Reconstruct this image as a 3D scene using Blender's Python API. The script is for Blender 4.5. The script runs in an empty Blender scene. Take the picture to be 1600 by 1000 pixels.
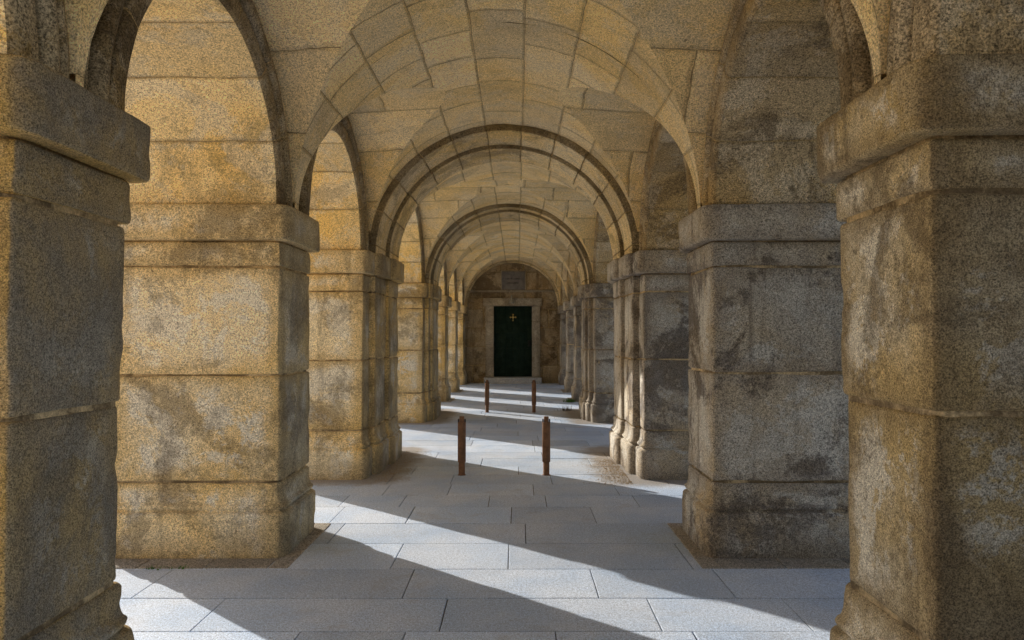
import bpy, math, random
import numpy as np
from mathutils import Vector, noise as mn

random.seed(7)
PI = math.pi
scene = bpy.context.scene
COL = scene.collection

# ------------------------------------------------------------------ nodes
class NT:
    """small helper around a material node tree"""
    def __init__(self, mat):
        mat.use_nodes = True
        self.t = mat.node_tree
        self.t.nodes.clear()
    def n(self, kind, **kw):
        nd = self.t.nodes.new(kind)
        for k, v in kw.items():
            setattr(nd, k, v)
        return nd
    def link(self, a, b):
        self.t.links.new(a, b)
    def put(self, sock, v):
        if v is None:
            return
        if isinstance(v, bpy.types.NodeSocket):
            self.link(v, sock)
        elif isinstance(v, (tuple, list)) and sock.type == 'RGBA' and len(v) == 3:
            sock.default_value = (*v, 1)
        else:
            sock.default_value = v
    def math(self, op, a, b=None, c=None, clamp=False):
        nd = self.n('ShaderNodeMath', operation=op, use_clamp=clamp)
        for i, v in enumerate((a, b, c)):
            self.put(nd.inputs[i], v)
        return nd.outputs[0]
    def mix(self, fac, a, b, blend='MIX', clamp=False):
        nd = self.n('ShaderNodeMix', data_type='RGBA', blend_type=blend, clamp_result=clamp)
        self.put(nd.inputs[0], fac)
        self.put(nd.inputs[6], a)
        self.put(nd.inputs[7], b)
        return nd.outputs[2]
    def remap(self, v, a, b, c=0.0, d=1.0, smooth=True):
        nd = self.n('ShaderNodeMapRange')
        nd.interpolation_type = 'SMOOTHSTEP' if smooth else 'LINEAR'
        self.put(nd.inputs[0], v)
        for i, x in enumerate((a, b, c, d)):
            self.put(nd.inputs[1 + i], x)
        return nd.outputs[0]
    def noise(self, vec, scale, detail=2.0, rough=0.55, dist=0.0, color=False):
        nd = self.n('ShaderNodeTexNoise')
        nd.inputs['Scale'].default_value = scale
        nd.inputs['Detail'].default_value = detail
        nd.inputs['Roughness'].default_value = rough
        nd.inputs['Distortion'].default_value = dist
        self.link(vec, nd.inputs['Vector'])
        return nd.outputs[1 if color else 0]
    def vmath(self, op, a, b):
        nd = self.n('ShaderNodeVectorMath', operation=op)
        self.put(nd.inputs[0], a)
        self.put(nd.inputs[1], b)
        return nd.outputs[0]
    def comb(self, x, y, z):
        nd = self.n('ShaderNodeCombineXYZ')
        for i, v in enumerate((x, y, z)):
            self.put(nd.inputs[i], v)
        return nd.outputs[0]
    def sep(self, v):
        nd = self.n('ShaderNodeSeparateXYZ')
        self.link(v, nd.inputs[0])
        return nd.outputs
    def wn(self, v, dims='2D'):
        nd = self.n('ShaderNodeTexWhiteNoise', noise_dimensions=dims)
        if dims == '1D':
            self.put(nd.inputs['W'], v)
        else:
            self.put(nd.inputs['Vector'], v)
        return nd.outputs[0]
    def attr(self, name, out='Fac'):
        nd = self.n('ShaderNodeAttribute', attribute_name=name)
        return nd.outputs[out]
    def finish(self, color, rough, bump=None, bump_strength=0.5, bump_dist=0.01, metallic=0.0, spec=0.25):
        b = self.n('ShaderNodeBsdfPrincipled')
        self.put(b.inputs['Base Color'], color)
        self.put(b.inputs['Roughness'], rough)
        self.put(b.inputs['Metallic'], metallic)
        b.inputs['Specular IOR Level'].default_value = spec
        if bump is not None:
            bn = self.n('ShaderNodeBump')
            bn.inputs['Strength'].default_value = bump_strength
            bn.inputs['Distance'].default_value = bump_dist
            self.put(bn.inputs['Height'], bump)
            self.link(bn.outputs[0], b.inputs['Normal'])
        o = self.n('ShaderNodeOutputMaterial')
        self.link(b.outputs[0], o.inputs[0])


def stone_material(name, base=(.40, .335, .235), ochre=(.46, .315, .125), och=.5, dark=.5, pale=.4,
                   cells=False, ustretch=1.0, joint=(.16, .115, .06), joint_w=.02, cellvar=.35, speckle=1.0,
                   shift=(0, 0, 0), cool=.0, face=None, edge=(.42, .25, .075), edge_amt=.6, gs=1.0):
    m = bpy.data.materials.new(name)
    T = NT(m)
    pos = T.n('ShaderNodeNewGeometry').outputs['Position']
    P = T.vmath('ADD', pos, shift)
    tone = T.attr('tone')
    grime = T.attr('grime')
    # large weathering
    nA = T.noise(P, .9, 5, .6, .4)
    nB = T.noise(T.vmath('ADD', P, (7.3, 1.9, 4.4)), 1.6, 7, .65, .8)
    nC = T.noise(T.vmath('ADD', P, (-3.1, 8.2, 2.7)), 2.3, 7, .7, .5)
    # water streaks: stretched in z
    st = T.noise(T.vmath('MULTIPLY', P, (5.5, 5.5, .55)), 1.0, 5, .6, .2)
    grit0 = T.noise(P, 30, 6, .8)
    if not cells:
        # how close to the arris of its block a point lies
        ev = T.sep(T.n('ShaderNodeUVMap', uv_map='UVMap').outputs[0])[0]
        en = T.math('ADD', ev, T.math('MULTIPLY', T.math('SUBTRACT', T.noise(P, 4.5, 6, .7, .6), .5), 1.5))
        em = T.remap(en, .18, .85)
        pale_k = T.math('SUBTRACT', 1.25, em)
    else:
        em = None
        pale_k = 1.0
    col = T.mix(T.remap(nA, .5 - .28 * och, .78 - .28 * och), base, ochre)
    col = T.mix(T.math('MULTIPLY', T.remap(T.math('ADD', nC, T.math('MULTIPLY', grit0, .30)), .625, .70), T.math('MULTIPLY', pale_k, pale)), col, (.80, .74, .62))
    if em is not None:
        col = T.mix(T.math('MULTIPLY', em, edge_amt), col, edge)
    grit = T.noise(P, 28, 4, .7)
    dk = T.math('MULTIPLY', T.remap(T.math('ADD', nB, T.math('MULTIPLY', grit, .30)), .64, .76), dark)
    col = T.mix(dk, col, (.115, .08, .045))
    col = T.mix(T.math('MULTIPLY', T.remap(T.math('ADD', st, T.math('MULTIPLY', grit0, .12)), .61, .72), .6 * dark), col, (.13, .092, .055))
    # rising damp near the paving
    zz = T.sep(pos)[2]
    col = T.mix(T.math('MULTIPLY', T.remap(T.math('ADD', zz, T.math('MULTIPLY', nA, .9)), .42, .75, .55, 0), min(1.0, dark * 1.2)), col, (.17, .125, .075))
    if cool:
        col = T.mix(T.math('MULTIPLY', T.remap(nC, .35, .62, 0.25, 1), cool), col, (.27, .275, .30))
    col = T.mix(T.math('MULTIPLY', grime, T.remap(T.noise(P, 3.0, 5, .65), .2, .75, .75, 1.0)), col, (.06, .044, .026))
    height = None
    if cells:
        uv = T.n('ShaderNodeUVMap', uv_map='UVMap').outputs[0]
        wob = T.noise(P, 3.2, 3, .6, color=True)
        wob = T.vmath('SUBTRACT', wob, (.5, .5, .5))
        wob = T.vmath('MULTIPLY', wob, (.085, .07, .0))
        s = T.sep(T.vmath('ADD', uv, wob))
        row = T.math('FLOOR', s[1])
        fv = T.math('FRACT', s[1])
        r1 = T.wn(T.math('ADD', row, .37), '1D')
        r2 = T.wn(T.math('ADD', row, 91.7), '1D')
        uu = T.math('MULTIPLY', s[0], T.math('MULTIPLY', T.math('ADD', .72, T.math('MULTIPLY', r2, .6)), ustretch))
        uu = T.math('ADD', uu, T.math('MULTIPLY', r1, 7.0))
        # uneven lengths along the course
        uu = T.math('ADD', uu, T.math('MULTIPLY', T.math('SINE', T.math('ADD', T.math('MULTIPLY', uu, 3.1), T.math('MULTIPLY', r1, 40.0))), .17))
        colid = T.math('FLOOR', uu)
        fu = T.math('FRACT', uu)
        dv = T.math('MINIMUM', fv, T.math('SUBTRACT', 1.0, fv))
        du = T.math('DIVIDE', T.math('MINIMUM', fu, T.math('SUBTRACT', 1.0, fu)), max(ustretch, .02))
        d = T.math('MINIMUM', dv, du)
        jw = T.math('MULTIPLY', T.noise(P, 9, 2), joint_w * 2)
        jm = T.remap(d, T.math('MULTIPLY', jw, .45), T.math('MULTIPLY', jw, 1.25), 0, 1)
        rnd = T.wn(T.comb(row, colid, 0.0), '2D')
        rnd2 = T.wn(T.comb(colid, T.math('ADD', row, 17.3), 0.0), '2D')
        col = T.mix(1.0, col, T.comb(*[T.math('ADD', 1 - cellvar * w, T.math('MULTIPLY', rnd, 2 * cellvar * w)) for w in (.96, 1.0, 1.06)]), 'MULTIPLY')
        col = T.mix(T.math('MULTIPLY', T.math('POWER', rnd2, 4.0), .25), col, (.38, .34, .27))
        # dust edge beside the joints, then the joint
        col = T.mix(T.math('MULTIPLY', T.remap(d, .010, .07, .2, 0), T.remap(nC, .35, .6)), col, (.12, .085, .05))
        col = T.mix(T.math('SUBTRACT', 1.0, jm), col, T.mix(T.remap(T.noise(P, 1.4, 3), .4, .62), joint, (.40, .30, .16)))
        height = T.math('MULTIPLY', T.remap(d, 0, .05), T.math('ADD', .75, T.math('MULTIPLY', rnd, .8)))
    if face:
        # shade painted in by normal: faces turned from the light get a darker colour
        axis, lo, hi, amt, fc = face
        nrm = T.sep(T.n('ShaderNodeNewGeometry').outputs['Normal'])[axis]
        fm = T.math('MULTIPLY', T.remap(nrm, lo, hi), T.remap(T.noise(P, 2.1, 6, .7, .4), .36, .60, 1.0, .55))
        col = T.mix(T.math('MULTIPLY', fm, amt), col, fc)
    # granite grain
    g1 = T.noise(P, 118 * gs, 3, .8)
    g2 = T.noise(P, 52 * gs, 3, .7)
    vor = T.n('ShaderNodeTexVoronoi', feature='F1')
    vor.inputs['Scale'].default_value = 130 * gs
    T.link(P, vor.inputs['Vector'])
    sp = T.math('ADD', T.remap(g1, .39, .62, 1 - .60 * speckle, 1 + .66 * speckle, False), T.remap(g2, .36, .64, -.20 * speckle, .20 * speckle, False))
    col = T.mix(1.0, col, T.comb(sp, sp, sp), 'MULTIPLY')
    mica = T.remap(T.sep(vor.outputs['Color'])[0], .90, .95)
    col = T.mix(T.math('MULTIPLY', mica, .55 * speckle), col, (.05, .04, .03))
    pit = T.noise(P, 11, 3, .7)
    col = T.mix(T.remap(pit, .70, .77, 0, .55), col, (.07, .05, .03))
    col = T.mix(1.0, col, T.comb(tone, tone, tone), 'MULTIPLY')
    h = T.math('ADD', T.math('MULTIPLY', g1, .20), T.math('ADD', T.math('MULTIPLY', g2, .3), T.math('MULTIPLY', T.noise(P, 7, 4, .6), .8)))
    h = T.math('SUBTRACT', h, T.remap(pit, .70, .77, 0, .25))
    if height is not None:
        h = T.math('ADD', h, T.math('MULTIPLY', height, .75))
    T.finish(col, .93, h, .9, .016, spec=.15)
    return m


def mortar_material():
    m = bpy.data.materials.new('lime_mortar')
    T = NT(m)
    P = T.n('ShaderNodeNewGeometry').outputs['Position']
    c = T.mix(T.remap(T.noise(P, 3.5, 6, .75), .40, .58), (.66, .50, .29), (.20, .145, .085))
    g = T.noise(P, 90, 3, .7)
    s = T.remap(g, .3, .7, .7, 1.25)
    c = T.mix(1.0, c, T.comb(s, s, s), 'MULTIPLY')
    T.finish(c, .95, g, .6, .008, spec=.1)
    return m


def paving_material():
    m = bpy.data.materials.new('granite_paving')
    T = NT(m)
    P = T.n('ShaderNodeNewGeometry').outputs['Position']
    tone = T.attr('tone')
    dirt = T.attr('grime')
    c = T.mix(T.remap(T.noise(P, 1.3, 5, .6), .35, .65), (.57, .69, .88), (.73, .80, .92))  # base tinted blue so shadowed slabs show the skylight colour
    g1 = T.noise(P, 120, 3, .8)
    g2 = T.noise(P, 48, 3, .75)
    sp = T.math('ADD', T.remap(g1, .40, .60, .60, 1.22, False), T.remap(g2, .36, .64, -.16, .12, False))
    c = T.mix(1.0, c, T.comb(sp, sp, sp), 'MULTIPLY')
    # wear, drips and scuffs
    c = T.mix(T.remap(T.noise(P, 2.1, 8, .75, .6), .52, .72, 0, .42), c, (.40, .38, .36))
    c = T.mix(T.remap(T.noise(P, 17, 3, .6), .69, .76, 0, .5), c, (.22, .2, .17))
    dn = T.noise(P, 5, 6, .7)
    dm = T.remap(T.math('ADD', dirt, T.math('MULTIPLY', T.math('SUBTRACT', dn, .5), .9)), .22, .75)
    dc = T.mix(T.remap(T.noise(P, 60, 4, .7), .4, .6), (.20, .145, .085), (.42, .32, .20))
    c = T.mix(T.math('MULTIPLY', dm, .72), c, dc)
    c = T.mix(1.0, c, T.comb(tone, tone, tone), 'MULTIPLY')
    h = T.math('ADD', T.math('MULTIPLY', g1, .25), T.math('ADD', T.math('MULTIPLY', g2, .25), T.math('MULTIPLY', T.noise(P, 6, 3), .35)))
    rough = T.remap(T.noise(P, 4, 4), .3, .7, .55, .8)
    T.finish(c, rough, h, .35, .006, spec=.35)
    return m


def simple_material(name, c1, c2, scale=8, rough=.8, bump=.3, metallic=0.0, grain=80, spec=.25, detail=5):
    m = bpy.data.materials.new(name)
    T = NT(m)
    P = T.n('ShaderNodeNewGeometry').outputs['Position']
    n = T.noise(P, scale, detail, .65, .3)
    c = T.mix(T.remap(n, .35, .65), c1, c2)
    g = T.noise(P, grain, 3, .7)
    s = T.remap(g, .3, .7, .75, 1.25)
    c = T.mix(1.0, c, T.comb(s, s, s), 'MULTIPLY')
    T.finish(c, rough, T.math('ADD', g, n), bump, .006, metallic, spec)
    return m


def plaque_material():
    m = bpy.data.materials.new('slate_plaque')
    T = NT(m)
    P = T.n('ShaderNodeNewGeometry').outputs['Position']
    uv = T.n('ShaderNodeUVMap', uv_map='UVMap').outputs[0]
    s = T.sep(uv)
    n = T.noise(P, 6, 5, .65)
    c = T.mix(T.remap(n, .35, .65), (.13, .125, .13), (.20, .19, .19))
    glyph = T.noise(T.vmath('MULTIPLY', uv, (34, 9, 1)), 1.0, 2, .6)
    gm = T.remap(glyph, .42, .5)
    def line(v0, half, u0, u1):
        a = T.remap(T.math('ABSOLUTE', T.math('SUBTRACT', s[1], v0)), half * .75, half, 1, 0)
        b = T.math('MULTIPLY', T.remap(s[0], u0, u0 + .02), T.remap(s[0], u1 - .02, u1, 1, 0))
        return T.math('MULTIPLY', a, b)
    lm = T.math('MAXIMUM', line(.60, .045, .14, .80), line(.36, .05, .24, .76))
    c = T.mix(T.math('MULTIPLY', T.math('MULTIPLY', lm, gm), .75), c, (.035, .033, .032))
    T.finish(c, .7, n, .2, .004)
    return m

# ------------------------------------------------------------------ mesh builder
class MB:
    def __init__(self):
        self.v, self.f, self.uv, self.tone, self.grime, self.mi, self.sm = [], [], [], [], [], [], []
    def add(self, co, uv=(0, 0), tone=1.0, grime=0.0):
        self.v.append(tuple(co)); self.uv.append(uv); self.tone.append(tone); self.grime.append(grime)
        return len(self.v) - 1
    def face(self, idx, mi=0, smooth=True):
        self.f.append(tuple(idx)); self.mi.append(mi); self.sm.append(smooth)
    def grid(self, pts, uvs=None, mi=0, closed=False, flip=False, tone=1.0, grime=0.0, smooth=True):
        """pts[i][j]; grime / tone may be scalars or [i][j]"""
        ni, nj = len(pts), len(pts[0])
        ids = []
        for i in range(ni):
            r = []
            for j in range(nj):
                t = tone if not isinstance(tone, list) else tone[i][j]
                g = grime if not isinstance(grime, list) else grime[i][j]
                r.append(self.add(pts[i][j], uvs[i][j] if uvs else (0, 0), t, g))
            ids.append(r)
        jm = nj if closed else nj - 1
        for i in range(ni - 1):
            for j in range(jm):
                k = (j + 1) % nj
                q = (ids[i][j], ids[i][k], ids[i + 1][k], ids[i + 1][j])
                self.face(q[::-1] if flip else q, mi, smooth)
        return ids
    def build(self, name, mats, parent=None, loc=None):
        me = bpy.data.meshes.new(name)
        v = np.array(self.v, dtype=float)
        if loc is not None:
            v = v - np.array(loc)
        me.from_pydata([tuple(p) for p in v], [], self.f)
        for m in (mats if isinstance(mats, (list, tuple)) else [mats]):
            me.materials.append(m)
        me.polygons.foreach_set('material_index', self.mi)
        me.polygons.foreach_set('use_smooth', self.sm)
        ul = me.uv_layers.new(name='UVMap')
        li = np.empty(len(me.loops), dtype=np.int32)
        me.loops.foreach_get('vertex_index', li)
        ul.data.foreach_set('uv', np.array(self.uv, dtype=np.float32)[li].ravel())
        for nm, arr in (('tone', self.tone), ('grime', self.grime)):
            a = me.attributes.new(nm, 'FLOAT', 'POINT')
            a.data.foreach_set('value', np.array(arr, dtype=np.float32))
        me.update()
        o = bpy.data.objects.new(name, me)
        COL.objects.link(o)
        if parent is not None:
            o.parent = parent
        elif loc is not None:
            o.location = loc
        return o


def tag(o, label=None, cat=None, group=None, kind=None):
    for k, v in (('label', label), ('category', cat), ('group', group), ('kind', kind)):
        if v:
            o[k] = v
    return o


def empty(name, loc, label, cat, group=None):
    o = bpy.data.objects.new(name, None)
    o.empty_display_size = .2
    o.location = loc
    COL.objects.link(o)
    return tag(o, label, cat, group)


def fbm(p, f, seed=0.0):
    q = Vector((p[0] * f + seed, p[1] * f - seed * .7, p[2] * f + seed * 1.3))
    return mn.noise(q) + .5 * mn.noise(q * 2.1) + .25 * mn.noise(q * 4.3)


def spaced(a, b, res):
    n = max(1, int(math.ceil(abs(b - a) / res)))
    return [a + (b - a) * i / n for i in range(n + 1)]


def loft(mb, rect, r, prof, res=.08, amp=.006, seed=0.0, mi=0, tone=1.0, grime=0.0, wave=.006, chip=.015, cap=True):
    """rounded rectangle swept up a profile of (z, offset); worn and slightly uneven"""
    x0, x1, y0, y1 = rect
    base = []        # (cx, cy, nx, ny, corner)
    cs = [(x1 - r, y0 + r, -PI / 2), (x1 - r, y1 - r, 0), (x0 + r, y1 - r, PI / 2), (x0 + r, y0 + r, PI)]
    for k in range(4):
        cx, cy, a0 = cs[k]
        for s in range(5):
            a = a0 + PI / 2 * s / 4
            base.append((cx, cy, math.cos(a), math.sin(a), 1.0, 0.0))
        nx_, ny_, _ = cs[(k + 1) % 4]
        a = a0 + PI / 2
        L = math.hypot(nx_ - cx, ny_ - cy)
        n = int(L / res)
        for s in range(1, n + 1):
            t = s / (n + 1)
            base.append((cx + (nx_ - cx) * t, cy + (ny_ - cy) * t, math.cos(a), math.sin(a), max(0.0, 1 - min(t, 1 - t) * L / .06), min(t, 1 - t) * L))
    rings, uvr = [], []
    nz = len(prof)
    for i, (z, off) in enumerate(prof):
        ring = []
        edge = 1.0 if i in (0, 1, nz - 2, nz - 1) else 0.0
        urow = []
        for cx, cy, nx, ny, c, dc in base:
            urow.append((math.exp(-min(dc, z - prof[0][0], prof[-1][0] - z) / .11), 0.0))
            rr = r + off
            x, y = cx + nx * rr, cy + ny * rr
            if amp:
                p = (x, y, z)
                d = amp * fbm(p, 2.2, seed) + amp * .45 * fbm(p, 9.0, seed)
                d = max(d, -.007)
                d -= chip * c * max(0.0, fbm(p, 5.0, seed + 3.3)) * .8
                d -= chip * edge * max(0.0, fbm(p, 7.0, seed + 9.1)) * .5
                zz = z + wave * fbm((x, y, 0), 3.0, seed + z) * edge
                ring.append((x + nx * d, y + ny * d, zz))
            else:
                ring.append((x, y, z))
        rings.append(ring); uvr.append(urow)
    ids = mb.grid(rings, uvr, mi=mi, closed=True, tone=tone, grime=grime)
    if cap:
        for row, rev in ((ids[0], True), (ids[-1], False)):
            mb.face(row[::-1] if rev else row, mi, False)


def block_prof(z0, z1, rad, res, off=0.0, rad_top=None):
    rt = rad if rad_top is None else rad_top
    p = [(z0, off - rad), (z0 + rad * .12, off - rad * .55), (z0 + rad * .42, off - rad * .16), (z0 + rad, off)]
    p += [(z, off) for z in spaced(z0 + rad, z1 - rt, res)[1:-1]]
    p += [(z1 - rt, off), (z1 - rt * .42, off - rt * .16), (z1 - rt * .12, off - rt * .55), (z1, off - rt)]
    return p

# ------------------------------------------------------------------ measures (metres)
XA, XOUT = 1.57, 2.80            # inner and outer faces of the piers
XB, XC = 1.49, 1.435             # stepped pilasters of the big piers
ZS = 2.55                        # top of the imposts = spring of all arches
KZ = .962                        # flattening of the main vault
XW = 1.625                       # plane where the side cells of the vault meet the walls

# piers along the passage: (front, rear, big)
PIERS = [(-.36, .40, 0), (2.46, 3.18, 0), (5.235, 6.0, 0), (8.05, 10.04, 1), (13.2, 15.35, 2), (17.4, 18.15, 0), (20.22, 20.97, 0), (23.1, 23.95, 0)]
YEND = 23.95

# materials
M_LEFT = stone_material('stone_left_piers', (.82, .71, .50), (.80, .57, .24), och=.42, dark=.5, pale=.85, speckle=.78, edge=(.62, .42, .15), edge_amt=.55, face=(0, .3, .7, .78, (.18, .145, .10)))  # base raised well above real granite to carry the bounce-lit glow of the fronts
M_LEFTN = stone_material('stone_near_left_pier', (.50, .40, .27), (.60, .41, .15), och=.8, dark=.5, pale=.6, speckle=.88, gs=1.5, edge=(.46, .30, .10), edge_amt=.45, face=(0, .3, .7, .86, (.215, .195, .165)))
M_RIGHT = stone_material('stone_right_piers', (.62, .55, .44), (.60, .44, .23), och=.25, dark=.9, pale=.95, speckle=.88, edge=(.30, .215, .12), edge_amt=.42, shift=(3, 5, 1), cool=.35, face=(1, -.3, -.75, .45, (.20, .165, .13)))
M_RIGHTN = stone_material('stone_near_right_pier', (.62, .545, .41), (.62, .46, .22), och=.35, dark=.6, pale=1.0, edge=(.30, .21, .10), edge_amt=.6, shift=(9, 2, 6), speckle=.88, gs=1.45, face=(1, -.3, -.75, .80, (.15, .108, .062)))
M_MORTAR = mortar_material()
M_VAULT = stone_material('vault_stone', (.95, .75, .43), (.95, .69, .30), och=.4, dark=.16, pale=.25, cells=True, cellvar=.08, joint_w=.0075, speckle=.7, joint=(.28, .20, .105))
M_ARCHL = stone_material('arch_stone_pale_gold', (.93, .75, .44), (.92, .65, .25), och=.5, dark=.35, pale=.5, speckle=.75, cells=True, ustretch=.012, cellvar=.12, joint=(.34, .24, .11), joint_w=.012)
M_ARCHR = stone_material('arch_stone_dark_brown', (.50, .385, .23), (.50, .34, .145), och=.5, dark=.6, pale=.25, cells=True, ustretch=.012, cellvar=.14, joint=(.36, .26, .12), joint_w=.012, shift=(4, 1, 2))
M_MOULDL = stone_material('moulding_stone_shade_tinted', (.34, .27, .165), (.36, .255, .11), och=.5, dark=.7, pale=.25, cells=True, ustretch=.012, cellvar=.12, joint=(.40, .30, .15), joint_w=.014)
M_RIB = stone_material('rib_stone', (.92, .73, .42), (.90, .65, .28), och=.5, dark=.45, pale=.3, cells=True, ustretch=.012, cellvar=.16, joint=(.2, .145, .07), joint_w=.018, shift=(1, 7, 3))
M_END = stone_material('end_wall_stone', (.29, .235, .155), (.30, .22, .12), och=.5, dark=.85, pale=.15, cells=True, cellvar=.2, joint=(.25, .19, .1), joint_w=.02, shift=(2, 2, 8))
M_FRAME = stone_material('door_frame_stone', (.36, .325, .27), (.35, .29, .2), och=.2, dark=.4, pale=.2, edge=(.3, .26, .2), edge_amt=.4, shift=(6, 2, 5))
M_STEP = stone_material('step_stone', (.45, .45, .45), (.42, .4, .37), och=.1, dark=.2, pale=.3, edge=(.36, .36, .36), edge_amt=.4)
M_PAD = stone_material('footing_stone', (.52, .48, .42), (.48, .41, .31), och=.1, dark=.12, pale=.4, shift=(5, 5, 5), edge=(.3, .25, .19), edge_amt=.35)
M_FACADE = stone_material('facade_stone', (.78, .66, .48), (.78, .60, .36), och=.4, dark=.3, pale=.3, cells=True, cellvar=.15)
M_PAVE = paving_material()
M_GAP = simple_material('joint_dirt', (.07, .06, .05), (.13, .105, .075), 6, .95)
M_PLAZA = simple_material('sandy_ground', (.64, .55, .41), (.72, .63, .48), .6, .9)
M_RUST = simple_material('rusty_steel', (.16, .085, .05), (.24, .125, .07), 14, .75, .25, .1, 120)
M_RUSTD = simple_material('dark_steel', (.03, .02, .016), (.06, .035, .025), 20, .7)
M_DOOR = simple_material('dark_green_paint', (.004, .014, .009), (.012, .026, .018), 5, .6, .15, 0, 60, .1)
M_IRON = simple_material('black_iron', (.012, .014, .013), (.03, .03, .028), 20, .5, .2, .5)
M_GOLD = simple_material('old_brass', (.44, .33, .10), (.54, .41, .14), 20, .45, .1, .4)
M_PLAQUE = plaque_material()
M_LAMP = simple_material('weathered_zinc', (.26, .25, .22), (.36, .34, .29), 30, .6, .2, .2)
M_GREEN = simple_material('grass_green', (.05, .13, .02), (.10, .22, .04), 30, .8)
M_DRY = simple_material('dry_weed', (.09, .07, .035), (.16, .12, .06), 30, .8)
M_SOIL = simple_material('dry_soil', (.24, .17, .10), (.40, .30, .185), 22, .95, .8, 0, 160)

# ------------------------------------------------------------------ piers
def build_pier(name, side, k, label):
    y0, y1, big = PIERS[k]
    near = k in (1,)
    res = .035 if k == 1 else .05 if k == 2 else .075 if k == 3 else .11
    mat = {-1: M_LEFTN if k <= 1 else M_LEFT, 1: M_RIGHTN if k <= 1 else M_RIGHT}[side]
    rng = random.Random(k * 31 + (5 if side > 0 else 0))
    yc = (y0 + y1) / 2
    root = empty(name, (side * (XA + XOUT) / 2, yc, 0), label, 'pier', 'granite piers of the left row' if side < 0 else 'granite piers of the right row')
    loc = root.location
    def rect(xi, xo, a, b):
        return (xi, xo, a, b) if side > 0 else (-xo, -xi, a, b)
    bodies = [(XA, XOUT, y0, y1, .028)]
    if big == 1:
        bodies += [(XB, XA + .3, 8.36, 9.83, .022), (XC, XA + .3, 8.97, 9.63, .022)]
    elif big == 2:
        bodies += [(XB, XA + .3, 13.42, 15.04, .022), (XC, XA + .3, 13.63, 14.28, .022)]
    base, shaft, imp = MB(), MB(), MB()
    for bi, (xi, xo, a, b, r) in enumerate(bodies):
        if bi:
            xo = xo - .05 * bi
        sd = k * 7.7 + side * 3.1 + bi * 1.9
        dz = bi * .003
        t = rng.uniform(.9, 1.06)
        zz = spaced(.02, .29, res)
        prof = [(-.05, .056), (.0, .056)] + [(z, .058) for z in zz] + [(.312, .055), (.324, .044), (.329, .020), (.342, .016), (.349, .034), (.362, .038), (.374, .032), (.382, .02), (.40, .012), (.42, .007)]
        prof += [(z, .004) for z in spaced(.44, .51, res)] + [(.522, -.003), (.53, -.012)]
        loft(base, rect(xi, xo, a, b), r + .012, [(z + dz, o) for z, o in prof], res, .004, sd, tone=t, wave=.003, chip=.026)
        zs = [.538, 1.32 + rng.uniform(-.015, .015), 2.09 + rng.uniform(-.012, .012), 2.292]
        for c in range(3):
            bb = b + ((-.045, .0, .035)[c] if k == 1 else 0)
            rx = rect(xi + rng.uniform(-.005, .006), xo, a + rng.uniform(-.005, .006), bb - rng.uniform(-.005, .006))
            loft(shaft, rx, r, block_prof(zs[c] + .006 + dz, zs[c + 1] - .006 + dz, .022 if k == 1 else .017, res), res, .0055, sd + c * 11.3, tone=rng.uniform(.86, 1.12), wave=.006, chip=.026)
        loft(shaft, rect(xi + .012, xo - .012, a + .012, b - .012), .07, [(.5, 0), (2.32, 0)], 1.0, 0, mi=1)
        p = block_prof(2.292 + dz, ZS + dz * .5, .024, min(res, .05), .078, .018)
        loft(imp, rect(xi, xo, a, b + (.035 if k == 1 else 0)), r + .004, p, res, .0045, sd + 5, tone=rng.uniform(.86, 1.02), wave=.004, chip=.034)
    base.build('plinth', [mat], root, loc)
    shaft.build('shaft', [mat, M_MORTAR], root, loc)
    imp.build('impost', [mat], root, loc)
    return root

ORD = ['', 'nearest', 'second', 'third', 'fourth', 'fifth', 'sixth', 'last']
LL = {0: 'pier of the left row standing behind the viewer',
      1: 'nearest left pier, huge dark grey speckled granite cut by the left picture edge',
      2: 'second left pier, broad golden front face with pale lichen in the middle',
      3: 'third left pier, wide stepped pier just behind the left near bollard',
      4: 'fourth left pier, wide stepped pier level with the far pair of bollards',
      5: 'fifth left pier, narrow in the distance just past the far bollards',
      6: 'sixth left pier, last free standing one before the dark end wall',
      7: 'half pier of the left row built against the dark end wall'}
LR = {0: 'pier of the right row standing behind the viewer',
      1: 'nearest right pier, huge speckled granite with tan mortar lines, cut by the right picture edge',
      2: 'second right pier, grey and black stained front with white lichen patches',
      3: 'third right pier, stepped pier with sunlit pilasters and sand at its foot',
      4: 'fourth right pier, stepped pier with bluish front and dry weed at its foot',
      5: 'fifth right pier, small distant one with green moss at its foot',
      6: 'sixth right pier, last free standing one before the dark end wall on the right',
      7: 'half pier of the right row built against the dark end wall'}
for k in range(0, 8):
    build_pier('stone_pier', -1, k, LL[k])
    build_pier('stone_pier', 1, k, LR[k])

# ------------------------------------------------------------------ side arches
OPEN = []       # (yc, ry, rz opening, ry cell, rz cell, slope)
for k in range(7):
    a, b = PIERS[k][1], PIERS[k + 1][0]
    yc, ry = (a + b) / 2, (b - a) / 2
    if k == 3:
        OPEN.append((yc, ry, 1.36, ry + .2, 1.49, .012))
    else:
        OPEN.append((yc, ry, ry * .995, ry + .335, ry * .995 + .335, .045))

ARCH_PROF = [(0.0, 1.604), (.006, 1.590), (.020, 1.579), (.07, 1.576), (.12, 1.575), (.132, 1.583), (.137, 1.622), (.152, 1.624), (.157, 1.585),
             (.175, 1.562), (.20, 1.552), (.225, 1.562), (.243, 1.585), (.248, 1.628), (.266, 1.630), (.271, 1.60), (.295, 1.584), (.32, 1.588), (.332, 1.61), (.345, 1.69)]

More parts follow.
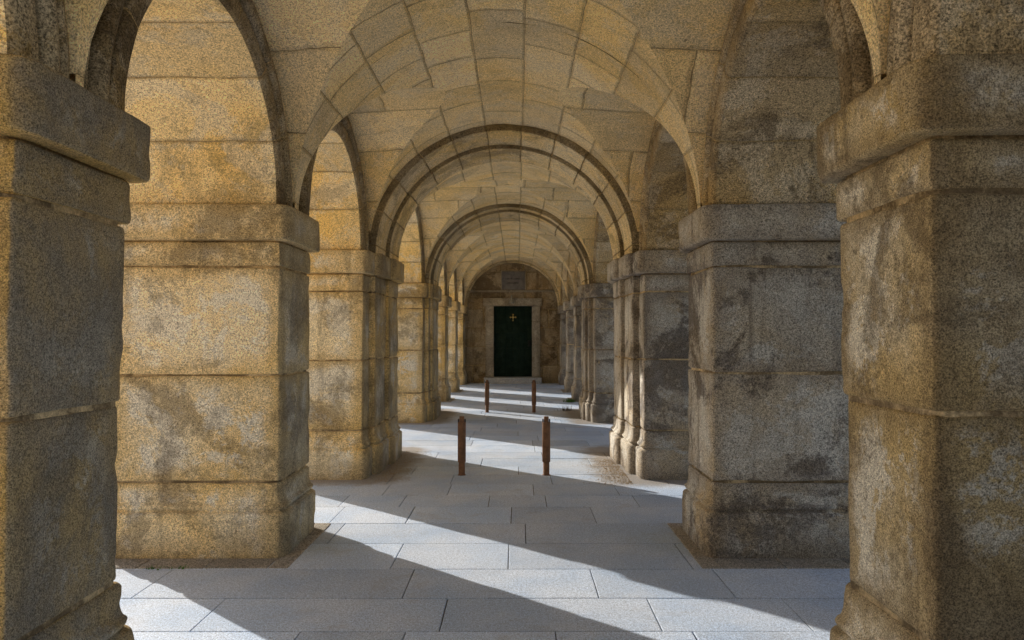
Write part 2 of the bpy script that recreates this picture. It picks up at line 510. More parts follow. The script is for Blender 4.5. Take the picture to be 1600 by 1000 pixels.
def build_arch(side, k, label):
    yc, ry, rz, _, _, _ = OPEN[k]
    root = empty('arcade_arch', (side * 2.1, yc, ZS), label, 'arch', 'round arches along the left side' if side < 0 else 'round arches along the right side')
    loc = root.location
    nphi = 64 if k <= 3 else 36
    ph = [PI * i / nphi for i in range(nphi + 1)]
    nv = 7 if k != 3 else 11
    sof, arc = MB(), MB()
    xs = spaced(1.604, XOUT, .12 if k < 4 else .3)
    pts, uvs = [], []
    for p in ph:
        row, ur = [], []
        for x in xs:
            y, z = yc - ry * math.cos(p), ZS + rz * math.sin(p)
            d = .006 * fbm((x, y, z), 2.5, 4.0 + k)
            row.append((side * x, y - d * math.cos(p) * -1, z - abs(d) * math.sin(p)))
            ur.append((x, p / PI * nv))
        # reach a little below the impost top so no gap shows
        pts.append(row); uvs.append(ur)
    for sgn, j in ((0, 0), (1, -1)):
        lo = [(p[0], p[1], ZS - .03) for p in pts[j]]
        if sgn == 0:
            pts.insert(0, lo); uvs.insert(0, [(u, .001) for u, _ in uvs[0]])
        else:
            pts.append(lo); uvs.append([(u, nv - .001) for u, _ in uvs[-1]])
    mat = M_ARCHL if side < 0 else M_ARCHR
    sof.grid(pts, uvs, flip=side > 0)
    pts, uvs, gr = [], [], []
    for p in [0] + ph + [PI]:
        row, ur, g = [], [], []
        first = len(pts) == 0 or len(pts) == len(ph) + 1
        for dr, x in ARCH_PROF:
            zz = ZS + (rz + dr * (1 if k != 3 else .40)) * math.sin(p) - (.03 if first else 0)
            yy = yc - (ry + dr * (1 if k != 3 else .62)) * math.cos(p)
            e = .004 * fbm((x * 3, yy, zz), 4.0, 2.0 + k)
            row.append((side * (x + e), yy, zz))
            ur.append((2.0 + dr, min(max(p / PI * nv, .001), nv - .001)))
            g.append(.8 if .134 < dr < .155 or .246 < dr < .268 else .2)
        pts.append(row); uvs.append(ur); gr.append(g)
    arc.grid(pts, uvs, flip=side < 0, grime=gr)
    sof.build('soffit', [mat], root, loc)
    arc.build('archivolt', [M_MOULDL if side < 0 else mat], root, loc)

AL = {0: 'left arch nearest the viewer, only its dark moulded foot shows at the top left corner',
      1: 'tall left arch between the first and second left piers, golden lit underside',
      2: 'left arch between the second and third left piers, bright golden underside',
      3: 'wide left arch of the crossing between the near and far bollards',
      4: 'left arch just beyond the far bollards, a thin sliver',
      5: 'left arch between the fifth and sixth left piers, a far sliver',
      6: 'left arch ending at the dark end wall'}
AR = {0: 'right arch nearest the viewer, its moulded foot shows at the top right corner',
      1: 'tall right arch between the first and second right piers, brown shaded underside',
      2: 'right arch between the second and third right piers, grey underside',
      3: 'wide right arch of the crossing between the near and far bollards',
      4: 'right arch just beyond the far bollards, a thin sliver',
      5: 'right arch between the fifth and sixth right piers, a far sliver',
      6: 'right arch ending at the dark end wall'}
for k in range(7):
    build_arch(-1, k, AL[k])
    build_arch(1, k, AR[k])

# ------------------------------------------------------------------ vaults
mid = lambda k: (PIERS[k][0] + PIERS[k][1]) / 2
BAYS = [(mid(0), mid(1), 0), (mid(1), mid(2), 1), (mid(2), 8.40, 2), (9.60, 13.46, 3), (15.0, mid(5), 4), (mid(5), mid(6), 5), (mid(6), YEND, 6)]
VL = ['stone groin vault over the bay nearest the viewer',
      'pale stone groin vault at the top of the picture, before the second pair of piers',
      'pale stone groin vault in front of the nearer double ribbed arch',
      'stone groin vault over the crossing, between the two double ribbed arches',
      'stone groin vault just behind the farther double ribbed arch',
      'stone groin vault over the last bay but one',
      'stone groin vault over the last bay, ending at the dark end wall']
ROWH = .435

def build_vault(ya, yb, k, label):
    yc, ry, rz, cy, cz, sl = OPEN[k]
    mb = MB()
    n = 56 if k < 4 else 30
    ys = set([ya, yb])
    for i in range(n + 1):
        ys.add(yc - cy * math.cos(PI * i / n))
    for y in spaced(ya, yb, .12):
        ys.add(y)
    ys = sorted(y for y in ys if ya - 1e-6 <= y <= yb + 1e-6)
    R = XA + .005
    nt = 48 if k < 4 else 28
    main, muv = [], []
    lun = {-1: [], 1: []}; luv = {-1: [], 1: []}
    for y in ys:
        q = 1 - ((y - yc) / cy) ** 2
        c = cz * math.sqrt(max(0, q)) / KZ
        tg = 0.0
        if c > 1e-6:
            m_, n_ = c * sl, c * (1 + sl * XW) / R
            a = n_ / math.sqrt(1 + m_ * m_)
            tg = PI / 2 if a >= 1 else min(PI / 2, math.asin(a) - math.atan(m_))
            tg = max(tg, 0)
        row, ur = [], []
        for j in range(nt + 1):
            t = tg + (PI - 2 * tg) * j / nt
            x, z = -R * math.cos(t), ZS + R * KZ * math.sin(t)
            row.append((x, y, z)); ur.append((y / .56, (t - PI / 2) * R / ROWH + .5))
        main.append(row); muv.append(ur)
        if c > 1e-6:
            phi = math.acos(max(-1, min(1, -(y - yc) / cy))) / PI * (7 if k != 3 else 11)
            tw = math.atan(c / XW)
            for s in (-1, 1):
                row, ur = [], []
                nl = 26 if k < 4 else 14
                for j in range(nl + 1):
                    t = tw + (tg - tw) * j / nl
                    rho = c * (1 + sl * XW) / (math.sin(t) + c * sl * math.cos(t))
                    x, z = rho * math.cos(t), ZS + rho * KZ * math.sin(t)
                    row.append((s * x, y, z)); ur.append((x / .9 + 13 * s, phi + 40 * s))
                lun[s].append(row); luv[s].append(ur)
    mb.grid(main, muv, flip=True)
    for s in (-1, 1):
        # close a hidden 6 cm skirt at the wall end so no light leaks in behind the moulding
        for r, u in zip(lun[s], luv[s]):
            r.insert(0, (s * (XW + .08), r[0][1], r[0][2] - .0)); u.insert(0, u[0])
        mb.grid(lun[s], luv[s], flip=s < 0)
    # slight unevenness of the laid stones
    for i, p in enumerate(mb.v):
        d = .010 * fbm(p, 1.9, 3.0 + k) + .004 * fbm(p, 6.0, 1.0)
        mb.v[i] = (p[0], p[1], p[2] + d)
    o = mb.build('groin_vault', [M_VAULT])
    return tag(o, label, 'vault', 'stone groin vaults of the passage ceiling')

for (ya, yb, k), lb in zip(BAYS, VL):
    build_vault(ya, yb, k, lb)

# ------------------------------------------------------------------ cross ribs
def build_rib(prof, label, nt=90, name='cross_arch'):
    """prof: list of (y, half width, darkening) swept over the passage"""
    mb = MB()
    pts, uvs, gr = [], [], []
    L = 0
    us = [0]
    for a, b in zip(prof, prof[1:]):
        L += math.hypot(a[0] - b[0], a[1] - b[1]); us.append(L)
    for i in range(-1, nt + 2):
        t = PI * min(max(i, 0), nt) / nt
        row, ur, g = [], [], []
        for (y, h, gg), u in zip(prof, us):
            x, z = -h * math.cos(t), ZS + h * KZ * math.sin(t)
            e = 1 + .003 * fbm((x, y, z), 3.0, 6)
            row.append((x * e, y + .006 * fbm((x, y, z), 2.0, 8), z + (-.03 if i in (-1, nt + 1) else .006 * fbm((x, y * .2, z), 1.5, 2))))
            ur.append((u, (t - PI / 2) * 1.5 / .41 + .5)); g.append(gg)
        pts.append(row); uvs.append(ur); gr.append(g)
    mb.grid(pts, uvs, flip=False, grime=gr)
    o = mb.build(name, [M_RIB])
    return tag(o, label, 'arch', 'cross arches over the passage')

def step_prof(yA, yB, yC, yD, b=.012):
    D = .85  # dark colour on the step faces turned to the viewer
    def seg(y0, y1, n):
        return [(y, ) for y in spaced(y0, y1, .15)]
    P = [(yA, XA + .06, D), (yA, XB + b, D), (yA + b * .4, XB + b * .4, .5), (yA + b, XB, .12)]
    P += [(y, XB, .08) for y in spaced(yA + .05, yB - .02, .15)] + [(yB - .006, XB, .3)]
    P += [(yB, XB - .002, D), (yB, XC + b, D), (yB + b * .4, XC + b * .4, .5), (yB + b, XC, .12)]
    P += [(y, XC, .08) for y in spaced(yB + .05, yC - .05, .15)]
    P += [(yC - b, XC, .1), (yC - b * .4, XC + b * .4, .3), (yC, XC + b, .5), (yC, XB, .5)]
    P += [(yC + .02, XB, .1), (yD - b, XB, .1), (yD, XB + b, .4), (yD, XA + .06, .5)]
    return P

build_rib(step_prof(8.36, 8.97, 9.63, 9.83), 'nearer double ribbed cross arch above the first pair of bollards')
build_rib(step_prof(13.42, 13.63, 14.28, 15.04), 'farther double ribbed cross arch above the far pair of bollards')
build_rib([(23.70, XA + .05, .5), (23.70, 1.535, .5), (23.71, 1.525, .2), (23.76, 1.52, .1), (23.775, 1.535, .6), (23.79, 1.535, .6), (23.80, 1.50, .2), (23.83, 1.49, .1), (23.86, 1.50, .3), (23.88, 1.53, .6), (23.97, 1.53, .6)],
          'thin moulded arch framing the dark end wall', 60)

# ------------------------------------------------------------------ outer walls and roof
ZTOP = 7.2
for side in (-1, 1):
    mb = MB()
    ys = []
    for k in range(7):
        yc, ry, rz = OPEN[k][:3]
        ys += [yc - ry * math.cos(PI * i / 32) for i in range(33)]
    ys = sorted(set([PIERS[0][0], YEND] + ys))
    lo, hi, ul, uh = [], [], [], []
    for y in ys:
        z = ZS - .02
        for yc, ry, rz, *_ in OPEN:
            if abs(y - yc) < ry - 1e-6:
                z = ZS + rz * math.sqrt(1 - ((y - yc) / ry) ** 2)
        lo.append((side * (XOUT - .004), y, z)); hi.append((side * (XOUT - .004), y, ZTOP))
        ul.append((y, z / .45)); uh.append((y, ZTOP / .45))
    mb.grid([lo, hi], [ul, uh], smooth=False, flip=side < 0)
    tag(mb.build('outer_wall', [M_FACADE]), 'outer stone wall of the passage above the %s arches' % ('left' if side < 0 else 'right'), 'wall')['kind'] = 'structure'
mb = MB()
X = XOUT + .25
mb.grid([[(-X, PIERS[0][0], ZTOP), (X, PIERS[0][0], ZTOP)], [(-X, YEND + 4, ZTOP), (X, YEND + 4, ZTOP)]], smooth=False)
mb.grid([[(-X, PIERS[0][0], ZTOP + .3), (X, PIERS[0][0], ZTOP + .3)], [(-X, YEND + 4, ZTOP + .3), (X, YEND + 4, ZTOP + .3)]], smooth=False)
tag(mb.build('roof', [M_FACADE]), kind='structure')

# sunlit range of the court, behind the viewer's left shoulder: it throws warm light on the pier fronts
mb = MB()
bx0, bx1, by, bz = -34.0, -5.5, -7.5, 10.0
nb = 9
step = (bx1 - bx0) / nb
xs_, zs_ = [], [0, .9, 3.6, 5.4, 8.2, bz]
for i in range(nb):
    xs_ += [bx0 + i * step, bx0 + (i + .32) * step, bx0 + (i + .68) * step]
xs_.append(bx1)
for i in range(len(xs_) - 1):
    for j in range(5):
        hole = i % 3 == 1 and j in (1, 3)
        d = .25 if hole else 0
        a, b, c, e = xs_[i], xs_[i + 1], zs_[j], zs_[j + 1]
        mb.grid([[(a, by - d, c), (b, by - d, c)], [(a, by - d, e), (b, by - d, e)]], [[(a, c / .5), (b, c / .5)], [(a, e / .5), (b, e / .5)]], mi=1 if hole else 0, smooth=False)
        if hole:
            for p, q in (((a, c), (a, e)), ((b, c), (b, e)), ((a, c), (b, c)), ((a, e), (b, e))):
                mb.grid([[(p[0], by, p[1]), (q[0], by, q[1])], [(p[0], by - d, p[1]), (q[0], by - d, q[1])]], smooth=False)
mb.grid([[(bx1, by, 0), (bx1, by - 9, 0)], [(bx1, by, bz), (bx1, by - 9, bz)]], [[(0, 0), (9, 0)], [(0, 20), (9, 20)]], smooth=False)
mb.grid([[(bx0, by + .3, bz), (bx1 + .3, by + .3, bz)], [(bx0, by - 9, bz + 2), (bx1 + .3, by - 9, bz + 2)]], smooth=False)
tag(mb.build('court_building', [M_FACADE, M_DOOR]), 'warm stone range of the court with tall dark windows, facing the sun', 'building')['kind'] = 'structure'

# ------------------------------------------------------------------ end wall with its doorway
DX0, DX1, DZ0, DZ1 = -.635, .655, .20, 2.56
mb = MB()
def wall_quad(x0, x1, z0, z1, y=YEND):
    nx, nz = max(1, int((x1 - x0) / .1)), max(1, int((z1 - z0) / .1))
    pts, uv = [], []
    for i in range(nz + 1):
        z = z0 + (z1 - z0) * i / nz
        pts.append([(x0 + (x1 - x0) * j / nx, y + .008 * fbm((x0 + (x1 - x0) * j / nx, 0, z), 1.5, 2), z) for j in range(nx + 1)])
        uv.append([((x0 + (x1 - x0) * j / nx) / .85 + 3, z / .62 + .04) for j in range(nx + 1)])
    mb.grid(pts, uv, smooth=True)
wall_quad(-2.7, DX0, -.05, 4.4); wall_quad(DX1, 2.7, -.05, 4.4); wall_quad(DX0, DX1, DZ1, 4.4)
# reveals of the opening
for x in (DX0, DX1):
    mb.grid([[(x, YEND, 0), (x, YEND + .4, 0)], [(x, YEND, DZ1), (x, YEND + .4, DZ1)]], [[(.2, .2), (.4, .2)], [(.2, 4), (.4, 4)]], smooth=False)
mb.grid([[(DX0, YEND, DZ1), (DX1, YEND, DZ1)], [(DX0, YEND + .4, DZ1), (DX1, YEND + .4, DZ1)]], [[(.2, .2), (1.4, .2)], [(.2, .4), (1.4, .4)]], smooth=False)
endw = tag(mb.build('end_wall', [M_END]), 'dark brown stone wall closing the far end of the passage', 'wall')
mb = MB()
loft(mb, (-1.50, 1.50, YEND - .06, YEND + .1), .012, block_prof(3.02, 3.10, .012, .1), .1, .004, 4, tone=.85)
mb.build('string_course', [M_FRAME], endw)

def block(mb, x0, x1, y0, y1, z0, z1, r=.015, seed=0., tone=1., amp=.004, res=.08):
    loft(mb, (x0, x1, y0, y1), r, block_prof(z0, z1, r, res), res, amp, seed, tone=tone)

fr = empty('door_frame', (0, YEND, 0), 'pale stone surround of the dark green door, with a wide lintel', 'door frame')
for s, (a, b) in ((-1, (DX0 - .265, DX0 + .01)), (1, (DX1 - .01, DX1 + .265))):
    mb = MB()
    for i, (z0, z1) in enumerate(((.201, 1.28), (1.285, 2.05), (2.055, 2.56))):
        block(mb, a, b, YEND - .05, YEND + .30, z0, z1, .014, i + s * 3., .95 + .06 * i)
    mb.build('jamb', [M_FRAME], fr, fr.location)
mb = MB()
block(mb, -.975, .985, YEND - .075, YEND + .30, 2.562, 2.83, .018, 9.)
mb.build('lintel', [M_FRAME], fr, fr.location)
mb = MB()
block(mb, -.94, .96, YEND - .42, YEND + .40, -.02, .20, .02, 5., amp=.005)
tag(mb.build('door_step', [M_STEP]), 'low grey stone step below the dark green door', 'step')

dr = empty('green_door', ((DX0 + DX1) / 2, YEND + .2, DZ0), 'tall dark green door with a brass cross in the end wall', 'door')
yd = YEND + .16
mb = MB()
npl = 6
w = (DX1 - DX0 - .01) / npl
for i in range(npl):
    block(mb, DX0 + .005 + i * w, DX0 + .005 + (i + 1) * w - .012, yd, yd + .06, DZ0 + .005, DZ1 - .005, .006, amp=0, res=.4)
block(mb, DX0 + .001, DX1 - .001, yd + .03, yd + .09, DZ0 + .001, DZ1 - .001, .003, amp=0, res=.5)
mb.build('door_leaf', [M_DOOR], dr, dr.location)
mb = MB()
for z in (.42, .95, 1.47, 2.3):
    for i in range(13):
        x = DX0 + .06 + i * (DX1 - DX0 - .12) / 12
        pts = []
        for a in range(4):
            t = a / 3 * PI / 2
            rr, hh = .013 * math.cos(t), .009 * math.sin(t)
            pts.append([(x + max(rr, .0004) * math.cos(q * PI / 4), yd - hh, DZ0 + z + max(rr, .0004) * math.sin(q * PI / 4)) for q in range(8)])
        mb.grid(pts, closed=True)
st = mb.build('studs', [M_IRON], dr, dr.location)
for z in (1.47, .42):
    mb = MB()
    block(mb, DX0 + .02, DX1 - .02, yd - .007, yd + .02, DZ0 + z - .045, DZ0 + z + .045, .004, amp=0, res=.5)
    mb.build('cross_band', [M_DOOR], dr, dr.location)
mb = MB()
block(mb, DX1 - .14, DX1 - .04, yd - .04, yd + .01, DZ0 + 1.02, DZ0 + 1.22, .01, amp=0, res=.3)
mb.build('lock', [M_IRON], dr, dr.location)
# brass cross with flowered ends
mb = MB()
ex, ez, ey = (DX0 + DX1) / 2 + .005, DZ0 + 1.99, yd - .022
def disc(cx, cz, rx, rz, n=14, th=.014, rot=0.):
    rings = []
    for (s, yy) in ((1.0, ey + th), (1.0, ey + .003), (.8, ey), (.05, ey - .002)):
        rings.append([(cx + s * (rx * math.cos(a) * math.cos(rot) - rz * math.sin(a) * math.sin(rot)), yy, cz + s * (rx * math.cos(a) * math.sin(rot) + rz * math.sin(a) * math.cos(rot))) for a in [2 * PI * i / n for i in range(n)]])
    mb.grid(rings, closed=True)
disc(ex, ez, .038, .038)
for a in range(4):
    q = a * PI / 2
    L = .075 if a != 3 else .095
    disc(ex + L * .55 * math.cos(q), ez + L * .55 * math.sin(q), L * .55, .011, rot=q)
    tx, tz = ex + L * math.cos(q), ez + L * math.sin(q)
    disc(tx + .018 * math.cos(q), tz + .018 * math.sin(q), .026, .011, rot=q)
    for s in (-1, 1):
        qq = q + s * 1.15
        disc(tx + .014 * math.cos(qq), tz + .014 * math.sin(qq), .021, .010, rot=qq)
mb.build('brass_cross', [M_GOLD], dr, dr.location)

# plaque
pq = empty('wall_plaque', (.02, YEND - .02, 3.4), 'dark grey square plaque with two worn lines of lettering above the door', 'plaque')
mb = MB()
x0, x1, z0, z1 = -.36, .41, 3.10, 3.71
y = YEND - .045
mb.grid([[(x0 + .01, y, z0 + .01), (x1 - .01, y, z0 + .01)], [(x0 + .01, y, z1 - .01), (x1 - .01, y, z1 - .01)]], [[(0, 0), (1, 0)], [(0, 1), (1, 1)]], smooth=False)
ring0 = [(x0 + .01, y, z0 + .01), (x1 - .01, y, z0 + .01), (x1 - .01, y, z1 - .01), (x0 + .01, y, z1 - .01)]
ring1 = [(x0, y + .012, z0), (x1, y + .012, z0), (x1, y + .012, z1), (x0, y + .012, z1)]
ring2 = [(p[0], YEND + .02, p[2]) for p in ring1]
mb.grid([ring0, ring1, ring2], closed=True, smooth=False)
mb.build('inscribed_slab', [M_PLAQUE], pq, pq.location)
mb = MB()
for a, b, c, d in ((x0 - .03, x1 + .03, z1 - .002, z1 + .03), (x0 - .03, x1 + .03, z0 - .03, z0 + .002), (x0 - .03, x0 + .002, z0 + .003, z1 - .003), (x1 - .002, x1 + .03, z0 + .003, z1 - .003)):
    block(mb, a, b, YEND - .035, YEND + .02, c, d, .005, amp=0, res=.5)
mb.build('surround', [M_FRAME], pq, pq.location)

# bell shaped lamp above the lintel
lp = empty('wall_lamp', (-.035, YEND - .15, 2.7), 'small grey bell shaped lamp on the wall above the door lintel', 'lamp')
def lathe(mb, cx, cy, prof, n=20, mi=0):
    mb.grid([[(cx + r * math.cos(2 * PI * i / n), cy + r * math.sin(2 * PI * i / n), z) for i in range(n)] for z, r in prof], closed=True, mi=mi)
mb = MB()
lathe(mb, -.035, YEND - .17, [(2.645, .001), (2.645, .08), (2.655, .088), (2.69, .075), (2.75, .055), (2.80, .045), (2.82, .03), (2.825, .001)])
mb.build('lamp_shade', [M_LAMP], lp, lp.location)
mb = MB()
lathe(mb, -.035, YEND - .17, [(2.82, .022), (2.89, .020), (2.905, .03), (2.915, .001)], 12)
block(mb, -.05, -.02, YEND - .17, YEND + .02, 2.86, 2.885, .006, amp=0, res=.5)
mb.build('bracket', [M_LAMP], lp, lp.location)

# ------------------------------------------------------------------ paving
ROWS = [3.33, 3.93, 4.42, 4.965, 5.57, 6.16, 6.75, 7.24, 7.77]
FIX = {3.93: [-2.6, -1.62, -.35, .92, 1.70], 4.42: [-2.2, -1.37, -.39, .87, 1.75], 4.965: [-2.3, -1.20, -.55, .65, 1.49],
       3.33: [-1.8, -.66, .30, 1.02, 2.2]}
# joints measured row by row: row starting at y -> x of its cross joints
FIX = {4.42: [-2.2, -.55, .652, 1.49], 3.93: [-1.62, -.27, .94, 1.76], 4.965: [-1.98, -.72, .09, 1.36],
       5.57: [-1.31, .22, 1.48], 6.16: [-1.45, -.80, .10, .83], 6.75: [-1.52, -.95, -.12, .43, 1.3], 7.24: [-1.2, -.55, .32, 1.18], 3.33: [-1.02, -.45, .36, 1.1]}
yy = 7.77
while yy < 26:
    yy += random.uniform(.50, .60)
    ROWS.append(yy)
yy = 3.33
while yy > -3:
    yy -= random.uniform(.5, .6)
    ROWS.insert(0, yy)
mb = MB()
XE = 4.2
def dirt_at(x, y):
    """how much blown sand lies here: along the feet of the piers"""
    g = 0.0
    for i, (a, b, big) in enumerate(PIERS):
        xi = (1.38 if big else 1.51)
        ddx = max(0.0, xi - abs(x)); ddy = max(a - y - .05, y - b - .05, 0.0)
        d = math.hypot(ddx, ddy)
        w = (.62 if (i == 3 and x > 0) else .5 if big else .11)
        g = max(g, 1.0 - d / w) if d < w else g
    return g
for i in range(len(ROWS) - 1):
    ya, yb = ROWS[i], ROWS[i + 1]
    js = FIX.get(round(ya, 3))
    if js is None:
        js = []
        x = -2.6 + random.uniform(-.6, .2)
        while x < 2.5:
            js.append(x); x += random.uniform(.65, 1.45)
    js = list(js)
    x = js[0]
    while x > -XE + .8:
        x -= random.uniform(.8, 1.4); js.insert(0, x)
    x = js[-1]
    while x < XE - .8:
        x += random.uniform(.8, 1.4); js.append(x)
    for a, b in zip(js, js[1:]):
        g = .0034
        t = random.uniform(.80, 1.08)
        za = random.uniform(-.0012, .0012)
        tx, ty = random.uniform(-.0012, .0012), random.uniform(-.0012, .0012)
        def hz(x, y, dn=0):
            return za + tx * (x - a) + ty * (y - ya) - dn
        cell = .14 if ya < 11 else .3
        xs = [a + g, a + g + .004] + spaced(a + g + .004, b - g - .004, cell)[1:-1] + [b - g - .004, b - g]
        yv = [ya + g, ya + g + .004] + spaced(ya + g + .004, yb - g - .004, cell)[1:-1] + [yb - g - .004, yb - g]
        sk = random.uniform(-.003, .003)
        pts = [[(x + sk * (y - ya) + .0015 * mn.noise(Vector((x * 7, y * 7, 1))), y, hz(x, y, .0016 if (ii in (0, len(yv) - 1) or jj in (0, len(xs) - 1)) else 0)) for jj, x in enumerate(xs)] for ii, y in enumerate(yv)]
        gr = [[dirt_at(p[0], p[1]) for p in r] for r in pts]
        ids = mb.grid(pts, tone=t, grime=gr, smooth=False)
        # sides of the slab down into the joint
        rim = ids[0] + [r[-1] for r in ids[1:]] + ids[-1][-2::-1] + [r[0] for r in ids[-2:0:-1]]
        low = [mb.add((mb.v[q][0], mb.v[q][1], -.025), tone=.4) for q in rim]
        for q in range(len(rim)):
            w2 = (q + 1) % len(rim)
            mb.face((rim[q], low[q], low[w2], rim[w2]), 0, False)
tag(mb.build('pavement', [M_PAVE]), kind='structure')
mb = MB()
mb.grid([[(-XE, ROWS[0], -.014), (XE, ROWS[0], -.014)], [(-XE, ROWS[-1], -.014), (XE, ROWS[-1], -.014)]], smooth=False)
tag(mb.build('pavement_bed', [M_GAP]), kind='structure')
mb = MB()
G = 900
mb.grid([[(-G, -G, -.022), (G, -G, -.022)], [(-G, G, -.022), (G, G, -.022)]], smooth=False)
tag(mb.build('ground', [M_PLAZA]), kind='structure')

# old flush footing stones round the pier feet
for side in (-1, 1):
    mb = MB()
    for k in (1, 2, 5, 6):
        a, b, _ = PIERS[k]
        xi = 1.425
        yf, yr = (4.972, 6.155) if k == 2 else (a - .26, b + .2)
        cut = [yf, yf + (yr - yf) * .36, yf + (yr - yf) * .7, yr]
        for c, d in zip(cut, cut[1:]):
            r = (xi, 1.56, c + .004, d - .004)
            r = r if side > 0 else (-r[1], -r[0], r[2], r[3])
            loft(mb, r, .008, [(-.015, 0), (.0028, 0), (.006, -.004)], .08, .002, k + c, tone=random.uniform(.75, 1.0), wave=.001, chip=.004)
        for c, d in ((1.565, 2.0), (2.005, 2.46), (2.465, 2.85)):
            for e, f in ((yf, a - .035), (b + .04, yr)):
                r = (c, d, e + .004, f + .01)
                r = r if side > 0 else (-r[1], -r[0], r[2], r[3])
                loft(mb, r, .008, [(-.015, 0), (.003, 0), (.0062, -.004)], .08, .002, k + c + e, tone=random.uniform(.75, 1.0), wave=.001, chip=.004)
    tag(mb.build('footing_stones', [M_PAD]), kind='structure')

# ------------------------------------------------------------------ loose sand at the pier feet
def scatter_soil(side, n, ya, yb, seed):
    rg = random.Random(seed)
    mb = MB()
    for _ in range(n):
        y = rg.uniform(ya, yb)
        x = 1.40 - abs(rg.gauss(0, .16))
        if x < .75:
            continue
        s = rg.uniform(.002, .007) * (1.5 if rg.random() < .06 else 1)
        h = s * rg.uniform(.5, 1.1)
        a0 = rg.uniform(0, PI)
        ring = [(side * x + s * rg.uniform(.7, 1.2) * math.cos(a0 + q * 2 * PI / 5), y + s * rg.uniform(.7, 1.2) * math.sin(a0 + q * 2 * PI / 5), .0005) for q in range(5)]
        ids = [mb.add(p) for p in ring]
        top = mb.add((side * x, y, h + .001))
        for q in range(5):
            mb.face((ids[q], ids[(q + 1) % 5], top))
    return mb.build('loose_sand', [M_SOIL])
tag(scatter_soil(1, 1500, 7.75, 9.3, 3), 'loose tan sand and grit at the foot of the sunlit right pier', 'sand', kind='stuff')
tag(scatter_soil(-1, 700, 7.9, 10.0, 5), 'thin brown sand at the foot of the stepped left pier', 'sand', kind='stuff')

# ------------------------------------------------------------------ bollards
def bollard_parts(root):
    loc = (0, 0, 0)
    mb = MB(); lathe(mb, 0, 0, [(-.01, .046), (.004, .046), (.006, .0365), (.15, .0365), (.152, .031)], 28); mb.build('foot', [M_RUST], root)
    mb = MB(); lathe(mb, 0, 0, [(.150, .030), (.150, .045), (.153, .0465), (.60, .0465), (.605, .045), (.606, .026)], 28); mb.build('sleeve', [M_RUST], root)
    mb = MB(); lathe(mb, 0, 0, [(.58, .0285), (.664, .0285), (.668, .027), (.669, .001)], 28); mb.build('cap', [M_RUST], root)
    for s in (-1, 1):
        mb = MB(); block(mb, s * .038 - .0075, s * .038 + .0075, -.012, .012, .598, .64, .004, amp=0, res=.1); mb.build('lug', [M_RUSTD], root)
BL = [(-.482, 8.28, 'left bollard of the near pair, rusty steel post with stepped top'),
      (.486, 8.28, 'right bollard of the near pair, rusty steel post at the edge of the sunlight'),
      (-.470, 14.93, 'left bollard of the far pair, small rusty post'),
      (.500, 14.93, 'right bollard of the far pair, small rusty post')]
proto = None
for x, y, lb in BL:
    if proto is None:
        r = proto = empty('bollard', (x, y, 0), lb, 'bollard', 'rusty bollards across the passage')
        bollard_parts(r)
    else:
        r = proto.copy(); COL.objects.link(r)
        r.location = (x, y, 0); r.rotation_euler.z = random.uniform(-.05, .05); r['label'] = lb
        for ch in list(proto.children):
            c = ch.copy(); COL.objects.link(c); c.parent = r

# ------------------------------------------------------------------ weeds
def tuft(name, x, y, n, h, spread, mat, label, cat, seed, dirx=0.):
    rg = random.Random(seed)
    mb = MB()
    for _ in range(n):
        a = rg.uniform(0, 2 * PI); l = h * rg.uniform(.5, 1.1)
        bx, by = x + rg.gauss(0, spread), y + rg.gauss(0, spread * .5)
        lean = rg.uniform(.2, .9)
        w = rg.uniform(.004, .009)
        px, py = -math.sin(a) * w, math.cos(a) * w
        row = []
        for s in range(4):
            t = s / 3
            cx, cy, cz = bx + math.cos(a) * l * lean * t * t, by + math.sin(a) * l * lean * t * t, l * t * (1 - .35 * lean * t)
            k = (1 - t) * .9 + .1
            row.append([(cx - px * k, cy - py * k, cz), (cx + px * k, cy + py * k, cz)])
        mb.grid(row)
    return tag(mb.build(name, [mat]), label, cat)
tuft('moss_clump', 1.40, 17.15, 130, .12, .07, M_GREEN, 'green clump of moss and grass at the foot of the fifth right pier', 'moss', 1)
tuft('dry_weed', 1.19, 15.25, 40, .15, .05, M_DRY, 'dark dry weed by the foot of the fourth right pier', 'weed', 2)
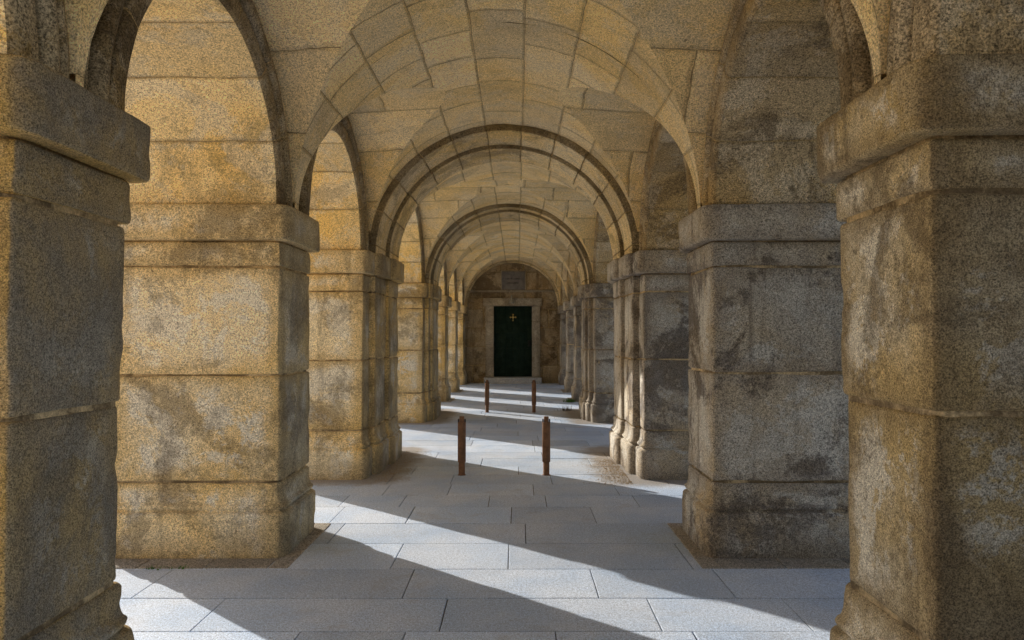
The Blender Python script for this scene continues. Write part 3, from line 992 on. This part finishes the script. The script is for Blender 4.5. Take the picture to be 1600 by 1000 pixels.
for i, (x, w) in enumerate(((-2.33, 'left'), (-2.17, 'right'))):
    tuft('grass_tuft', x, 4.985, 26, .022, .035, M_GREEN, ('short green grass tuft, %s of the two growing before the second left pier' % w), 'grass tuft', 10 + i)

# ------------------------------------------------------------------ light, sky, camera
EL = math.radians(25.0)
dv = Vector((1.0, -.8775, 0)).normalized()
ldir = Vector((dv.x * math.cos(EL), dv.y * math.cos(EL), -math.sin(EL)))
sun = bpy.data.lights.new('sun', 'SUN')
sun.energy = 5.0
sun.angle = math.radians(.5)
sun.color = (1.0, .95, .86)
so = bpy.data.objects.new('sun', sun)
so.rotation_euler = ldir.to_track_quat('-Z', 'Y').to_euler()
so.location = (-20, 20, 20)
COL.objects.link(so)

world = bpy.data.worlds.new('World')
scene.world = world
world.use_nodes = True
wt = world.node_tree
wt.nodes.clear()
sky = wt.nodes.new('ShaderNodeTexSky')
sky.sky_type = 'NISHITA'
sky.sun_disc = False
sky.sun_elevation = EL
sky.sun_rotation = math.atan2(-ldir.x, -ldir.y)
sky.air_density = 1.0
sky.dust_density = 1.5
bg = wt.nodes.new('ShaderNodeBackground')
bg.inputs[1].default_value = .15
wo = wt.nodes.new('ShaderNodeOutputWorld')
wt.links.new(sky.outputs[0], bg.inputs[0])
wt.links.new(bg.outputs[0], wo.inputs[0])

cam = bpy.data.cameras.new('camera')
cam.sensor_width = 36
cam.lens = 36 * 1125 / 1600
cam.shift_x = -.005
cam.clip_start = .05
cam.clip_end = 3000
co = bpy.data.objects.new('camera', cam)
co.location = (.152, 0, 1.605)
co.rotation_euler = (math.radians(90 + 1.171), 0, 0)
COL.objects.link(co)
scene.camera = co

scene.view_settings.view_transform = 'Standard'
scene.view_settings.look = 'None'
scene.view_settings.exposure = 0
scene.view_settings.gamma = 1
scene.render.engine = 'CYCLES'
cy = scene.cycles
cy.max_bounces = 12
cy.diffuse_bounces = 8
cy.glossy_bounces = 3
cy.sample_clamp_indirect = 8
cy.use_denoising = True
cy.denoiser = 'OPENIMAGEDENOISE'
